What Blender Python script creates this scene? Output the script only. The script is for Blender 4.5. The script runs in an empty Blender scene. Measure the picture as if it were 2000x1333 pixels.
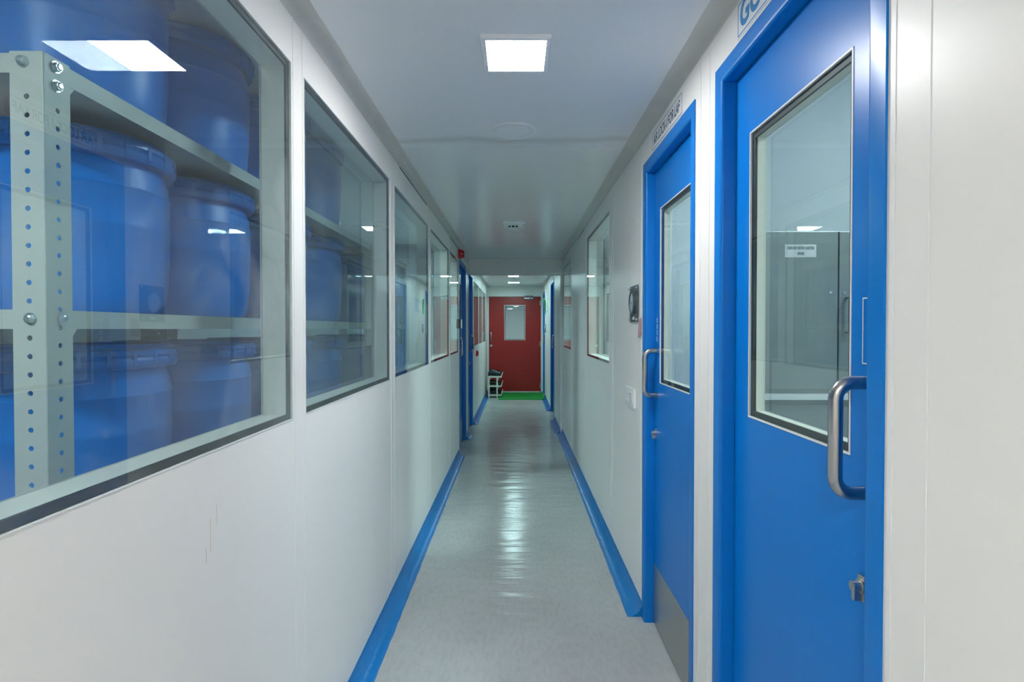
import bpy, bmesh, math, random
from mathutils import Vector, Matrix

random.seed(7)
SC = bpy.context.scene
COL = SC.collection
PI = math.pi

# ------------------------------------------------------------------ camera
H = 1.37          # camera height
FPX = 1080.0      # focal length in pixels of a 2000 px wide frame
cam_d = bpy.data.cameras.new('camera')
cam = bpy.data.objects.new('camera', cam_d)
COL.objects.link(cam)
cam.location = (0, 0, H)
cam.rotation_euler = (math.radians(90 - 0.85), 0, 0)
cam_d.sensor_width = 36.0
cam_d.lens = 36.0 * FPX / 2000.0
cam_d.shift_x = -8.0 / 2000.0
cam_d.shift_y = -7.5 / 2000.0
cam_d.clip_start = 0.02
cam_d.clip_end = 60
SC.camera = cam

# ------------------------------------------------------------------ light and exposure
LAMP_NEAR = ((0.97, 0.97, 0.98), 62.0)
LAMP_BACK = ((1.0, 0.975, 0.94), 125.0)     # cool white panel lamps
LAMP_FAR = ((0.64, 0.98, 0.98), 52.0)      # greenish panel lamps at the far end
LAMP_ROOM = ((0.88, 0.96, 1.0), 50.0)
LAMP_MID = ((0.90, 1.0, 0.97), 245.0)
LAMP_STORE = ((0.86, 1.0, 0.98), 185.0)
LAMP_STORE_FILL = ((0.90, 0.97, 1.0), 105.0)
w = bpy.data.worlds.new('world')
SC.world = w
w.use_nodes = True
w.node_tree.nodes['Background'].inputs['Color'].default_value = (0.7, 0.85, 0.9, 1)
w.node_tree.nodes['Background'].inputs['Strength'].default_value = 0.0
SC.view_settings.view_transform = 'Standard'
SC.view_settings.look = 'None'
SC.view_settings.gamma = 1.0
SC.view_settings.use_curve_mapping = False
SC.view_settings.exposure = 1.0
SC.cycles.max_bounces = 14
SC.cycles.diffuse_bounces = 8
SC.cycles.glossy_bounces = 8
SC.cycles.transmission_bounces = 8
SC.cycles.transparent_max_bounces = 40

# ------------------------------------------------------------------ materials
def mat(name):
    m = bpy.data.materials.new(name)
    m.use_nodes = True
    return m, m.node_tree.nodes, m.node_tree.links, m.node_tree.nodes['Principled BSDF']

def principled(name, col, rough=0.5, metal=0.0, spec=0.5, bump=0.0, bscale=40.0, var=0.0, vscale=3.0,
               stretch=(1, 1, 1), coat=0.0, rvar=0.0):
    m, n, l, b = mat(name)
    b.inputs['Base Color'].default_value = (*col, 1)
    b.inputs['Roughness'].default_value = rough
    b.inputs['Metallic'].default_value = metal
    b.inputs['Specular IOR Level'].default_value = spec
    if coat:
        b.inputs['Coat Weight'].default_value = coat
        b.inputs['Coat Roughness'].default_value = 0.12
    tc = mp = None
    if bump or var or rvar:
        tc = n.new('ShaderNodeTexCoord')
        mp = n.new('ShaderNodeMapping')
        mp.inputs['Scale'].default_value = stretch
        l.new(tc.outputs['Object'], mp.inputs['Vector'])
    if bump:
        t = n.new('ShaderNodeTexNoise')
        t.inputs['Scale'].default_value = bscale
        t.inputs['Detail'].default_value = 4
        l.new(mp.outputs['Vector'], t.inputs['Vector'])
        bp = n.new('ShaderNodeBump')
        bp.inputs['Strength'].default_value = bump
        bp.inputs['Distance'].default_value = 0.01
        l.new(t.outputs['Fac'], bp.inputs['Height'])
        l.new(bp.outputs['Normal'], b.inputs['Normal'])
    if var or rvar:
        t2 = n.new('ShaderNodeTexNoise')
        t2.inputs['Scale'].default_value = vscale
        t2.inputs['Detail'].default_value = 5
        t2.inputs['Roughness'].default_value = 0.6
        l.new(mp.outputs['Vector'], t2.inputs['Vector'])
    if var:
        mx = n.new('ShaderNodeMix')
        mx.data_type = 'RGBA'
        mx.inputs['A'].default_value = (*[c * (1 - var) for c in col], 1)
        mx.inputs['B'].default_value = (*[min(1, c * (1 + var)) for c in col], 1)
        l.new(t2.outputs['Fac'], mx.inputs['Factor'])
        l.new(mx.outputs['Result'], b.inputs['Base Color'])
    if rvar:
        mr = n.new('ShaderNodeMapRange')
        mr.inputs['From Min'].default_value = 0.3
        mr.inputs['From Max'].default_value = 0.7
        mr.inputs['To Min'].default_value = max(0.02, rough - rvar)
        mr.inputs['To Max'].default_value = rough + rvar
        l.new(t2.outputs['Fac'], mr.inputs['Value'])
        l.new(mr.outputs['Result'], b.inputs['Roughness'])
    return m

def emitter(name, col, strength):
    m, n, l, b = mat(name)
    b.inputs['Base Color'].default_value = (0.9, 0.9, 0.9, 1)
    b.inputs['Emission Color'].default_value = (*col, 1)
    b.inputs['Emission Strength'].default_value = strength
    return m

def glass(name, tint=(0.93, 0.97, 0.96), haze=0.0, hscale=2.0, boost=1.0, ior=1.56):
    """Clear sheet glass: Fresnel mirror over a straight see-through, with a thin film of dust where haze > 0."""
    m, n, l, b = mat(name)
    n.remove(b)
    out = n['Material Output']
    tr = n.new('ShaderNodeBsdfTransparent')
    tr.inputs['Color'].default_value = (*tint, 1)
    gl = n.new('ShaderNodeBsdfGlossy')
    gl.inputs['Roughness'].default_value = 0.0
    gl.inputs['Color'].default_value = (boost, boost, boost, 1)
    geo = n.new('ShaderNodeNewGeometry')
    fr = n.new('ShaderNodeFresnel')          # one mirror per sheet, on the face a ray enters by
    fr.inputs['IOR'].default_value = ior
    inv = n.new('ShaderNodeMath'); inv.operation = 'SUBTRACT'; inv.inputs[0].default_value = 1.0
    l.new(geo.outputs['Backfacing'], inv.inputs[1])
    mu = n.new('ShaderNodeMath'); mu.operation = 'MULTIPLY'
    l.new(fr.outputs['Fac'], mu.inputs[0]); l.new(inv.outputs[0], mu.inputs[1])
    mx = n.new('ShaderNodeMixShader')
    l.new(mu.outputs[0], mx.inputs['Fac'])
    l.new(tr.outputs[0], mx.inputs[1])
    l.new(gl.outputs[0], mx.inputs[2])
    last = mx
    if haze:
        tc = n.new('ShaderNodeTexCoord')
        t = n.new('ShaderNodeTexNoise')
        t.inputs['Scale'].default_value = hscale
        t.inputs['Detail'].default_value = 8
        t.inputs['Roughness'].default_value = 0.62
        t.inputs['Distortion'].default_value = 0.6
        l.new(tc.outputs['Object'], t.inputs['Vector'])
        r = n.new('ShaderNodeMapRange')
        r.inputs['From Min'].default_value = 0.47
        r.inputs['From Max'].default_value = 0.72
        r.inputs['To Min'].default_value = haze * 0.1
        r.inputs['To Max'].default_value = haze
        l.new(t.outputs['Fac'], r.inputs['Value'])
        df = n.new('ShaderNodeBsdfDiffuse')
        df.inputs['Color'].default_value = (0.75, 0.8, 0.82, 1)
        m2 = n.new('ShaderNodeMixShader')
        l.new(r.outputs['Result'], m2.inputs['Fac'])
        l.new(mx.outputs[0], m2.inputs[1])
        l.new(df.outputs[0], m2.inputs[2])
        last = m2
    l.new(last.outputs[0], out.inputs['Surface'])
    return m

def floor_material():
    m, n, l, b = mat('vinyl_floor')
    tc = n.new('ShaderNodeTexCoord')
    big = n.new('ShaderNodeTexNoise'); big.inputs['Scale'].default_value = 1.6; big.inputs['Detail'].default_value = 7
    big.inputs['Roughness'].default_value = 0.62
    fine = n.new('ShaderNodeTexNoise'); fine.inputs['Scale'].default_value = 240; fine.inputs['Detail'].default_value = 3
    mp = n.new('ShaderNodeMapping'); mp.inputs['Scale'].default_value = (9, 3.0, 1)
    scr = n.new('ShaderNodeTexNoise'); scr.inputs['Scale'].default_value = 6; scr.inputs['Detail'].default_value = 6
    for t in (big, fine):
        l.new(tc.outputs['Object'], t.inputs['Vector'])
    l.new(tc.outputs['Object'], mp.inputs['Vector'])
    l.new(mp.outputs['Vector'], scr.inputs['Vector'])
    r1 = n.new('ShaderNodeValToRGB')
    r1.color_ramp.elements[0].position = 0.2; r1.color_ramp.elements[0].color = (0.41, 0.43, 0.42, 1)
    r1.color_ramp.elements[1].position = 0.8; r1.color_ramp.elements[1].color = (0.50, 0.525, 0.525, 1)
    l.new(big.outputs['Fac'], r1.inputs['Fac'])
    mul = n.new('ShaderNodeMix'); mul.data_type = 'RGBA'; mul.blend_type = 'MULTIPLY'; mul.inputs['Factor'].default_value = 0.5
    r2 = n.new('ShaderNodeValToRGB')
    r2.color_ramp.elements[0].position = 0.36; r2.color_ramp.elements[0].color = (0.86, 0.85, 0.82, 1)
    r2.color_ramp.elements[1].position = 0.55; r2.color_ramp.elements[1].color = (1, 1, 1, 1)
    l.new(scr.outputs['Fac'], r2.inputs['Fac'])
    l.new(r1.outputs['Color'], mul.inputs['A']); l.new(r2.outputs['Color'], mul.inputs['B'])
    mul2 = n.new('ShaderNodeMix'); mul2.data_type = 'RGBA'; mul2.blend_type = 'MULTIPLY'; mul2.inputs['Factor'].default_value = 0.5
    r3 = n.new('ShaderNodeValToRGB')
    r3.color_ramp.elements[0].position = 0.3; r3.color_ramp.elements[0].color = (0.75, 0.75, 0.73, 1)
    r3.color_ramp.elements[1].position = 0.6; r3.color_ramp.elements[1].color = (1, 1, 1, 1)
    l.new(fine.outputs['Fac'], r3.inputs['Fac'])
    l.new(mul.outputs['Result'], mul2.inputs['A']); l.new(r3.outputs['Color'], mul2.inputs['B'])
    l.new(mul2.outputs['Result'], b.inputs['Base Color'])
    rr = n.new('ShaderNodeMapRange')
    rr.inputs['From Min'].default_value = 0.3; rr.inputs['From Max'].default_value = 0.7
    rr.inputs['To Min'].default_value = 0.15; rr.inputs['To Max'].default_value = 0.24
    l.new(big.outputs['Fac'], rr.inputs['Value']); l.new(rr.outputs['Result'], b.inputs['Roughness'])
    b.inputs['Specular IOR Level'].default_value = 0.22
    wav = n.new('ShaderNodeTexNoise'); wav.inputs['Scale'].default_value = 3.4; wav.inputs['Detail'].default_value = 2.5
    wm = n.new('ShaderNodeMapping'); wm.inputs['Scale'].default_value = (0.8, 2.6, 1)
    l.new(tc.outputs['Object'], wm.inputs['Vector']); l.new(wm.outputs['Vector'], wav.inputs['Vector'])
    bp = n.new('ShaderNodeBump'); bp.inputs['Strength'].default_value = 0.55; bp.inputs['Distance'].default_value = 0.012
    l.new(wav.outputs['Fac'], bp.inputs['Height']); l.new(bp.outputs['Normal'], b.inputs['Normal'])
    return m

def ceiling_material():
    """White painted panels; a smeared filler line runs across the joint between two of them."""
    m, n, l, b = mat('ceiling_paint')
    tc = n.new('ShaderNodeTexCoord')
    sx = n.new('ShaderNodeSeparateXYZ'); l.new(tc.outputs['Object'], sx.inputs['Vector'])
    nz = n.new('ShaderNodeTexNoise'); nz.inputs['Scale'].default_value = 2.4; nz.inputs['Detail'].default_value = 5
    l.new(tc.outputs['Object'], nz.inputs['Vector'])
    wob = n.new('ShaderNodeMath'); wob.operation = 'MULTIPLY_ADD'; wob.inputs[1].default_value = 0.22
    l.new(nz.outputs['Fac'], wob.inputs[0]); l.new(sx.outputs['Y'], wob.inputs[2])
    d = n.new('ShaderNodeMath'); d.operation = 'SUBTRACT'; d.inputs[1].default_value = 2.80
    l.new(wob.outputs[0], d.inputs[0])
    a = n.new('ShaderNodeMath'); a.operation = 'ABSOLUTE'; l.new(d.outputs[0], a.inputs[0])
    mr = n.new('ShaderNodeMapRange'); mr.inputs['From Min'].default_value = 0.0; mr.inputs['From Max'].default_value = 0.06
    mr.inputs['To Min'].default_value = 1.0; mr.inputs['To Max'].default_value = 0.0
    l.new(a.outputs[0], mr.inputs['Value'])
    mx = n.new('ShaderNodeMix'); mx.data_type = 'RGBA'
    mx.inputs['A'].default_value = (0.80, 0.82, 0.83, 1); mx.inputs['B'].default_value = (0.64, 0.65, 0.64, 1)
    l.new(mr.outputs['Result'], mx.inputs['Factor'])
    l.new(mx.outputs['Result'], b.inputs['Base Color'])
    # the farther panels are glossier than the near one
    gr = n.new('ShaderNodeMapRange'); gr.inputs['From Min'].default_value = 2.6; gr.inputs['From Max'].default_value = 2.9
    gr.inputs['To Min'].default_value = 0.42; gr.inputs['To Max'].default_value = 0.19
    l.new(sx.outputs['Y'], gr.inputs['Value']); l.new(gr.outputs['Result'], b.inputs['Roughness'])
    nb = n.new('ShaderNodeTexNoise'); nb.inputs['Scale'].default_value = 9; nb.inputs['Detail'].default_value = 3
    l.new(tc.outputs['Object'], nb.inputs['Vector'])
    bp = n.new('ShaderNodeBump'); bp.inputs['Strength'].default_value = 0.08; bp.inputs['Distance'].default_value = 0.01
    l.new(nb.outputs['Fac'], bp.inputs['Height']); l.new(bp.outputs['Normal'], b.inputs['Normal'])
    return m

M = {}
M['wall'] = principled('wall_panel', (0.84, 0.825, 0.785), 0.36, spec=0.45, bump=0.03, bscale=2.2, var=0.03, vscale=1.5)
M['joint'] = principled('joint_sealant', (0.82, 0.83, 0.82), 0.4)
M['drip'] = principled('rusty_drip', (0.66, 0.60, 0.49), 0.5)
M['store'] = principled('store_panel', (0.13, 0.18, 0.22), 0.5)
M['dim_room'] = principled('dimmed_panel', (0.06, 0.085, 0.10), 0.6)  # dimness put into the colour: keeps the strongly lamped right rooms dark
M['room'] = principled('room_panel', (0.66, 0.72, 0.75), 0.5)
M['floor'] = floor_material()
M['ceiling'] = ceiling_material()
M['cove'] = principled('ceiling_coving', (0.60, 0.59, 0.55), 0.45, var=0.10, vscale=8, bump=0.05, bscale=14)
M['black_gap'] = principled('dark_gap', (0.01, 0.01, 0.01), 0.9)
M['blue'] = principled('blue_powder_coat', (0.0, 0.180, 0.60), 0.30, spec=0.32, bump=0.02, bscale=350)
M['skirt'] = principled('blue_skirting_paint', (0.0, 0.185, 0.52), 0.24, spec=0.4, bump=0.25, bscale=38, var=0.12, vscale=9)
M['red'] = principled('red_door_paint', (0.34, 0.016, 0.014), 0.38, spec=0.45)
M['red_plastic'] = principled('red_plastic', (0.55, 0.006, 0.010), 0.3)
M['steel'] = principled('brushed_steel', (0.46, 0.46, 0.46), 0.26, metal=1.0, bump=0.03, bscale=60, stretch=(1, 1, 12))
M['steel_sheet'] = principled('steel_sheet', (0.50, 0.50, 0.48), 0.38, metal=1.0, var=0.06, vscale=4)
M['cabinet_steel'] = principled('cabinet_steel', (0.30, 0.34, 0.34), 0.4, metal=0.55, var=0.08, vscale=2)
M['chrome'] = principled('chrome', (0.8, 0.8, 0.8), 0.1, metal=1.0)
M['zinc'] = principled('zinc_bolt', (0.62, 0.68, 0.70), 0.28, metal=0.9)
M['nickel'] = principled('satin_nickel', (0.55, 0.53, 0.50), 0.3, metal=1.0)
M['seal'] = principled('black_seal', (0.012, 0.013, 0.013), 0.5)
M['bead'] = principled('white_bead', (0.74, 0.75, 0.74), 0.4)
M['reveal'] = principled('cream_reveal', (0.72, 0.73, 0.66), 0.4)
M['glass'] = glass('window_glass', tint=(0.86, 0.92, 0.93), haze=0.03, hscale=3.0, ior=1.95)
M['glass_dirty'] = glass('smeared_glass', tint=(0.90, 0.95, 0.95), haze=0.17, hscale=2.3, ior=1.66)
M['glass_clear'] = glass('clear_glass')
M['glass_door'] = glass('door_glass', haze=0.02, hscale=4.0, ior=1.38)
M['glass_film'] = glass('filmed_glass', tint=(0.92, 0.96, 0.97), boost=0.12)
M['rack'] = principled('rack_paint', (0.60, 0.61, 0.55), 0.4, var=0.03, vscale=6)
M['drum'] = principled('blue_drum_plastic', (0.0, 0.22, 0.74), 0.36, spec=0.5, var=0.05, vscale=5)
M['drum_lid'] = principled('blue_lid_plastic', (0.0, 0.17, 0.58), 0.34, spec=0.5)
M['white'] = principled('white_plastic', (0.80, 0.81, 0.81), 0.35)
M['lamp_frame'] = principled('lamp_frame', (0.86, 0.88, 0.89), 0.35)
M['black'] = principled('black_plastic', (0.012, 0.012, 0.012), 0.35)
M['plate'] = principled('sign_plate', (0.78, 0.80, 0.80), 0.35)
M['sky_ink'] = principled('blue_ink', (0.01, 0.22, 0.52), 0.5)
M['navy_ink'] = principled('navy_ink', (0.012, 0.03, 0.09), 0.5)
M['grey_ink'] = principled('grey_ink', (0.25, 0.28, 0.32), 0.5)
M['gauge_plate'] = principled('gauge_plate', (0.10, 0.13, 0.14), 0.35, metal=0.4)
M['gauge_dial'] = principled('gauge_dial', (0.42, 0.52, 0.55), 0.3)
M['pink'] = principled('pink_tag', (0.55, 0.32, 0.36), 0.5, var=0.25, vscale=60)
M['green_paper'] = principled('green_paper', (0.10, 0.72, 0.16), 0.6)
M['paper'] = principled('white_paper', (0.78, 0.82, 0.84), 0.6)
M['mat'] = principled('green_mat', (0.0, 0.26, 0.035), 0.75, bump=0.6, bscale=300, var=0.15, vscale=40)
M['shoe_rack'] = principled('shoe_rack_plastic', (0.72, 0.74, 0.64), 0.4)
M['shoe_navy'] = principled('shoe_navy', (0.012, 0.03, 0.045), 0.5)
M['shoe_black'] = principled('shoe_black', (0.008, 0.008, 0.009), 0.35)
M['shoe_brown'] = principled('shoe_brown', (0.03, 0.012, 0.008), 0.4)
M['sole'] = principled('shoe_sole', (0.05, 0.06, 0.06), 0.6)
M['brass'] = principled('hinge_metal', (0.42, 0.36, 0.30), 0.35, metal=0.9)
M['dark_metal'] = principled('closer_metal', (0.20, 0.22, 0.25), 0.35, metal=0.8)
M['closer_alu'] = principled('closer_aluminium', (0.45, 0.52, 0.62), 0.3, metal=0.7)
M['em_near'] = emitter('lamp_glow_cool', *LAMP_NEAR)
M['em_far'] = emitter('lamp_glow_green', *LAMP_FAR)
M['em_room'] = emitter('lamp_glow_room', *LAMP_ROOM)
M['em_mid'] = emitter('lamp_glow_mid', *LAMP_MID)
M['em_back'] = emitter('lamp_glow_back', *LAMP_BACK)
M['em_store_fill'] = emitter('glow_store_fill', *LAMP_STORE_FILL)
M['em_store'] = emitter('lamp_glow_store', *LAMP_STORE)

# ------------------------------------------------------------------ mesh helpers
ORIGIN = {}

class MB:
    """Collects shapes in world coordinates and links them as ONE mesh object."""
    def __init__(self):
        self.v = []; self.f = []; self.mi = []
    def add(self, vs, fs, mi=0):
        o = len(self.v)
        self.v += [tuple(p) for p in vs]
        self.f += [tuple(i + o for i in f) for f in fs]
        self.mi += [mi] * len(fs)
        return self
    def bm(self, b, mi=0):
        b.verts.index_update()
        return self.add([v.co.copy() for v in b.verts], [[v.index for v in f.verts] for f in b.faces], mi)
    def box(self, x0, x1, y0, y1, z0, z1, bevel=0.0, mi=0, seg=2):
        x0, x1 = sorted((x0, x1)); y0, y1 = sorted((y0, y1)); z0, z1 = sorted((z0, z1))
        if not bevel:
            vs = [(x0, y0, z0), (x1, y0, z0), (x1, y1, z0), (x0, y1, z0), (x0, y0, z1), (x1, y0, z1), (x1, y1, z1), (x0, y1, z1)]
            return self.add(vs, [(0, 3, 2, 1), (4, 5, 6, 7), (0, 1, 5, 4), (1, 2, 6, 5), (2, 3, 7, 6), (3, 0, 4, 7)], mi)
        b = bmesh.new()
        bmesh.ops.create_cube(b, size=1)
        for v in b.verts:
            v.co = Vector(((x0 + x1) / 2 + v.co.x * (x1 - x0), (y0 + y1) / 2 + v.co.y * (y1 - y0), (z0 + z1) / 2 + v.co.z * (z1 - z0)))
        bmesh.ops.bevel(b, geom=list(b.edges), offset=bevel, segments=seg, affect='EDGES', profile=0.6)
        self.bm(b, mi); b.free()
        return self
    def ring_strip(self, rings, closed=True, cap=True, mi=0):
        """Skin a list of rings (lists of points of equal length)."""
        n = len(rings[0]); vs = [p for r in rings for p in r]; fs = []
        for i in range(len(rings) - 1):
            for j in range(n if closed else n - 1):
                k = (j + 1) % n
                fs.append((i * n + j, i * n + k, (i + 1) * n + k, (i + 1) * n + j))
        if cap:
            fs.append(tuple(reversed(range(n))))
            fs.append(tuple((len(rings) - 1) * n + j for j in range(n)))
        return self.add(vs, fs, mi)
    def tube(self, path, r, seg=14, mi=0):
        path = [Vector(p) for p in path]; rings = []; prev = None
        for i, p in enumerate(path):
            t = (path[min(i + 1, len(path) - 1)] - path[max(i - 1, 0)]).normalized()
            if prev is None:
                a = Vector((0, 0, 1)) if abs(t.z) < 0.9 else Vector((0, 1, 0))
                u = t.cross(a).normalized()
            else:
                u = (prev - t * prev.dot(t)).normalized()
            prev = u
            vv = t.cross(u)
            rings.append([p + u * r * math.cos(2 * PI * k / seg) + vv * r * math.sin(2 * PI * k / seg) for k in range(seg)])
        return self.ring_strip(rings, mi=mi)
    def cyl(self, p0, p1, r, seg=20, mi=0, r2=None):
        p0, p1 = Vector(p0), Vector(p1); t = (p1 - p0).normalized()
        a = Vector((0, 0, 1)) if abs(t.z) < 0.9 else Vector((0, 1, 0))
        u = t.cross(a).normalized(); vv = t.cross(u)
        rings = [[p + u * q * math.cos(2 * PI * k / seg) + vv * q * math.sin(2 * PI * k / seg) for k in range(seg)]
                 for p, q in ((p0, r), (p1, r if r2 is None else r2))]
        return self.ring_strip(rings, mi=mi)
    def lathe(self, c, prof, seg=48, mi=0, axis='z'):
        """prof: (radius, height) pairs around a vertical (or x / -x facing) axis."""
        rings = []
        for r, h in prof:
            ring = []
            for k in range(seg):
                a, b = r * math.cos(2 * PI * k / seg), r * math.sin(2 * PI * k / seg)
                if axis == 'z': ring.append((c[0] + a, c[1] + b, c[2] + h))
                elif axis == 'x': ring.append((c[0] + h, c[1] + a, c[2] + b))
                else: ring.append((c[0] + a, c[1] + h, c[2] + b))
            rings.append(ring)
        return self.ring_strip(rings, mi=mi)
    def frame_x(self, y0, y1, z0, z1, wd, xa, xb, mi=0):
        """Closed mitred rectangular ring lying in a plane of constant x."""
        prof = [(0, xa), (wd, xa), (wd, xb), (0, xb)]
        rings = [[(x, y, z) for (q, x) in prof for (y, z) in [c(q)]] for c in (
            lambda q: (y0 + q, z0 + q), lambda q: (y1 - q, z0 + q), lambda q: (y1 - q, z1 - q), lambda q: (y0 + q, z1 - q))]
        rings.append(rings[0])
        return self.ring_strip(rings, cap=False, mi=mi)
    def frame_y(self, x0, x1, z0, z1, wd, ya, yb, mi=0):
        prof = [(0, ya), (wd, ya), (wd, yb), (0, yb)]
        rings = [[(x, y, z) for (q, y) in prof for (x, z) in [c(q)]] for c in (
            lambda q: (x0 + q, z0 + q), lambda q: (x1 - q, z0 + q), lambda q: (x1 - q, z1 - q), lambda q: (x0 + q, z1 - q))]
        rings.append(rings[0])
        return self.ring_strip(rings, cap=False, mi=mi)
    def plate(self, plane, a0, a1, z0, z1, c0, c1, holes, mi=0):
        """Slab with rectangular holes. plane 'x': a is y and c is x; plane 'y': a is x and c is y."""
        As = sorted({a0, a1, *[q for h in holes for q in h[:2]]}); As = [a for a in As if a0 <= a <= a1]
        Zs = sorted({z0, z1, *[q for h in holes for q in h[2:]]}); Zs = [z for z in Zs if z0 <= z <= z1]
        P = (lambda a, c, z: (c, a, z)) if plane == 'x' else (lambda a, c, z: (a, c, z))
        def solid(i, j):
            if not (0 <= i < len(As) - 1 and 0 <= j < len(Zs) - 1): return False
            a, z = (As[i] + As[i + 1]) / 2, (Zs[j] + Zs[j + 1]) / 2
            return not any(h[0] < a < h[1] and h[2] < z < h[3] for h in holes)
        b = bmesh.new(); cache = {}
        def vert(i, j, c):
            k = (i, j, c)
            if k not in cache: cache[k] = b.verts.new(P(As[i], (c0, c1)[c], Zs[j]))
            return cache[k]
        for i in range(len(As) - 1):
            for j in range(len(Zs) - 1):
                if not solid(i, j): continue
                for c in (0, 1):
                    b.faces.new([vert(i, j, c), vert(i + 1, j, c), vert(i + 1, j + 1, c), vert(i, j + 1, c)])
                for di, dj, e in ((-1, 0, ((i, j), (i, j + 1))), (1, 0, ((i + 1, j), (i + 1, j + 1))), (0, -1, ((i, j), (i + 1, j))), (0, 1, ((i, j + 1), (i + 1, j + 1)))):
                    if not solid(i + di, j + dj):
                        b.faces.new([vert(*e[0], 0), vert(*e[1], 0), vert(*e[1], 1), vert(*e[0], 1)])
        bmesh.ops.recalc_face_normals(b, faces=b.faces)
        self.bm(b, mi); b.free()
        return self
    def build(self, name, m, parent=None, smooth=None):
        me = bpy.data.meshes.new(name)
        off = Vector(ORIGIN.get(parent.name, (0, 0, 0))) if parent else Vector((0, 0, 0))
        me.from_pydata([Vector(p) - off for p in self.v], [], self.f)
        for mm in (m if isinstance(m, (list, tuple)) else [m]):
            me.materials.append(mm)
        me.polygons.foreach_set('material_index', self.mi)
        b = bmesh.new(); b.from_mesh(me); bmesh.ops.recalc_face_normals(b, faces=b.faces); b.to_mesh(me); b.free()
        if smooth:
            me.shade_smooth()
            me.set_sharp_from_angle(angle=math.radians(smooth))
        me.update()
        o = bpy.data.objects.new(name, me)
        COL.objects.link(o)
        if parent:
            o.parent = parent
            ORIGIN[o.name] = tuple(off)
        return o

def tag(o, label, cat, group=None, kind=None):
    o['label'] = label; o['category'] = cat
    if group: o['group'] = group
    if kind: o['kind'] = kind
    return o

def thing(name, loc, label, cat, group=None, kind=None):
    o = bpy.data.objects.new(name, None)
    COL.objects.link(o)
    o.empty_display_size = 0.05
    o.location = loc
    ORIGIN[o.name] = tuple(loc)
    return tag(o, label, cat, group, kind)

def copy_tree(o, parent=None):
    c = o.copy(); COL.objects.link(c)
    if parent: c.parent = parent
    for ch in list(o.children): copy_tree(ch, c)
    return c

def struct(name, mb, m, label, cat, smooth=None):
    return tag(mb.build(name, m, None, smooth), label, cat, kind='structure')

def text_mesh(s, size, offset=0.0, shear=0.0, width=None):
    """Flat lettering as triangles: verts in (u, v), left edge at u = 0, baseline at v = 0."""
    cu = bpy.data.curves.new('lettering', 'FONT')
    cu.body = s; cu.size = size; cu.offset = offset; cu.shear = shear; cu.resolution_u = 4
    o = bpy.data.objects.new('lettering', cu)
    COL.objects.link(o)
    bpy.context.view_layer.update()
    me = bpy.data.meshes.new_from_object(o)
    vs = [(v.co.x, v.co.y) for v in me.vertices]; fs = [tuple(p.vertices) for p in me.polygons]
    bpy.data.objects.remove(o); bpy.data.curves.remove(cu); bpy.data.meshes.remove(me)
    x0 = min(v[0] for v in vs); x1 = max(v[0] for v in vs); y0 = min(v[1] for v in vs)
    k = (width / (x1 - x0)) if width else 1.0
    return [((x - x0) * k, y - y0) for x, y in vs], fs, (x1 - x0) * k

# ------------------------------------------------------------------ main dimensions
XL, XR, XF = -0.62, 0.60, 0.575     # corridor wall faces: left, right, right beyond the beam
ZC = 2.28                            # ceiling
YE = 11.9                            # end wall
YB = -2.6                            # behind the camera
WT = 0.08                            # panel thickness

LZ = (1.119, 2.105)
RZ = (1.143, 2.137)
left_windows = [(0.43, 1.532), (1.625, 2.722), (2.825, 3.918), (4.01, 5.108), (5.19, 5.935)]
left_far = [(8.07, 9.05), (9.17, 10.02), (10.14, 11.17)]
right_windows = [(3.56, 4.69), (6.03, 7.13)]
DZ = 2.138
left_doors = [(6.03, 6.83), (7.12, 7.89)]
right_doors = [(0.8975, 1.667), (1.857, 2.606)]
far_doors = [(8.32, 9.19), (11.05, 11.80)]

# ------------------------------------------------------------------ setting: floor, ceiling, walls
struct('floor', MB().box(-2.5, 2.2, YB - 0.1, 15.6, -0.06, 0.0), M['floor'], 'glossy pale grey sheet floor running down the corridor', 'floor')
struct('ceiling', MB().box(-2.5, 2.2, YB - 0.1, 15.6, ZC, ZC + 0.08), M['ceiling'], 'white painted panel ceiling over the corridor', 'ceiling')

def joints(mb, x, s, ys, z0=0.075, z1=2.235):
    for y in ys:
        mb.box(x - s * 0.001, x + s * 0.0012, y - 0.0014, y + 0.0014, z0, z1, mi=1)

mb = MB().plate('x', YB, YE, 0, ZC, XL - WT, XL,
                [(a, b, *LZ) for a, b in left_windows] + [(a, b, 1.123, 2.075) for a, b in left_far] + [(a, b, -1, DZ) for a, b in left_doors])
joints(mb, XL, 1, [-1.0, 0.345, 0.42, 1.545, 1.613, 2.738, 2.808, 3.933, 3.996, 5.122, 5.178, 5.955, 6.93, 7.02, 7.99, 9.11, 10.08])
for yy, za, zb in ((1.116, 0.915, 0.985), (1.139, 0.965, 1.005), (1.10, 0.90, 0.93)):   # thin rusty drips below the first window
    mb.box(XL - 0.001, XL + 0.0003, yy - 0.0008, yy + 0.0008, za, zb, mi=2)
struct('wall_left', mb, [M['wall'], M['joint'], M['drip']], 'long off-white panel wall on the left with a row of windows', 'wall')

mb = MB().plate('x', YB, 7.2, 0, ZC, XR, XR + WT,
                [(a, b, *RZ) for a, b in right_windows] + [(a, b, -1, DZ) for a, b in right_doors])
joints(mb, XR, -1, [-1.0, 0.806, 0.81 + 0.07, 1.723, 1.805, 2.655, 3.41, 3.475, 4.78, 5.93, 5.99])
struct('wall_right', mb, [M['wall'], M['joint']], 'off-white panel wall on the right with two large blue doors', 'wall')

mb = MB().plate('x', 7.2, YE, 0, ZC, XF, XF + WT + 0.025, [(a, b, -1, DZ) for a, b in far_doors])
joints(mb, XF, -1, [7.6, 8.25, 9.3, 10.45])
struct('wall_right_far', mb, [M['wall'], M['joint']], 'off-white panel wall on the right beyond the ceiling beam', 'wall')

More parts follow.
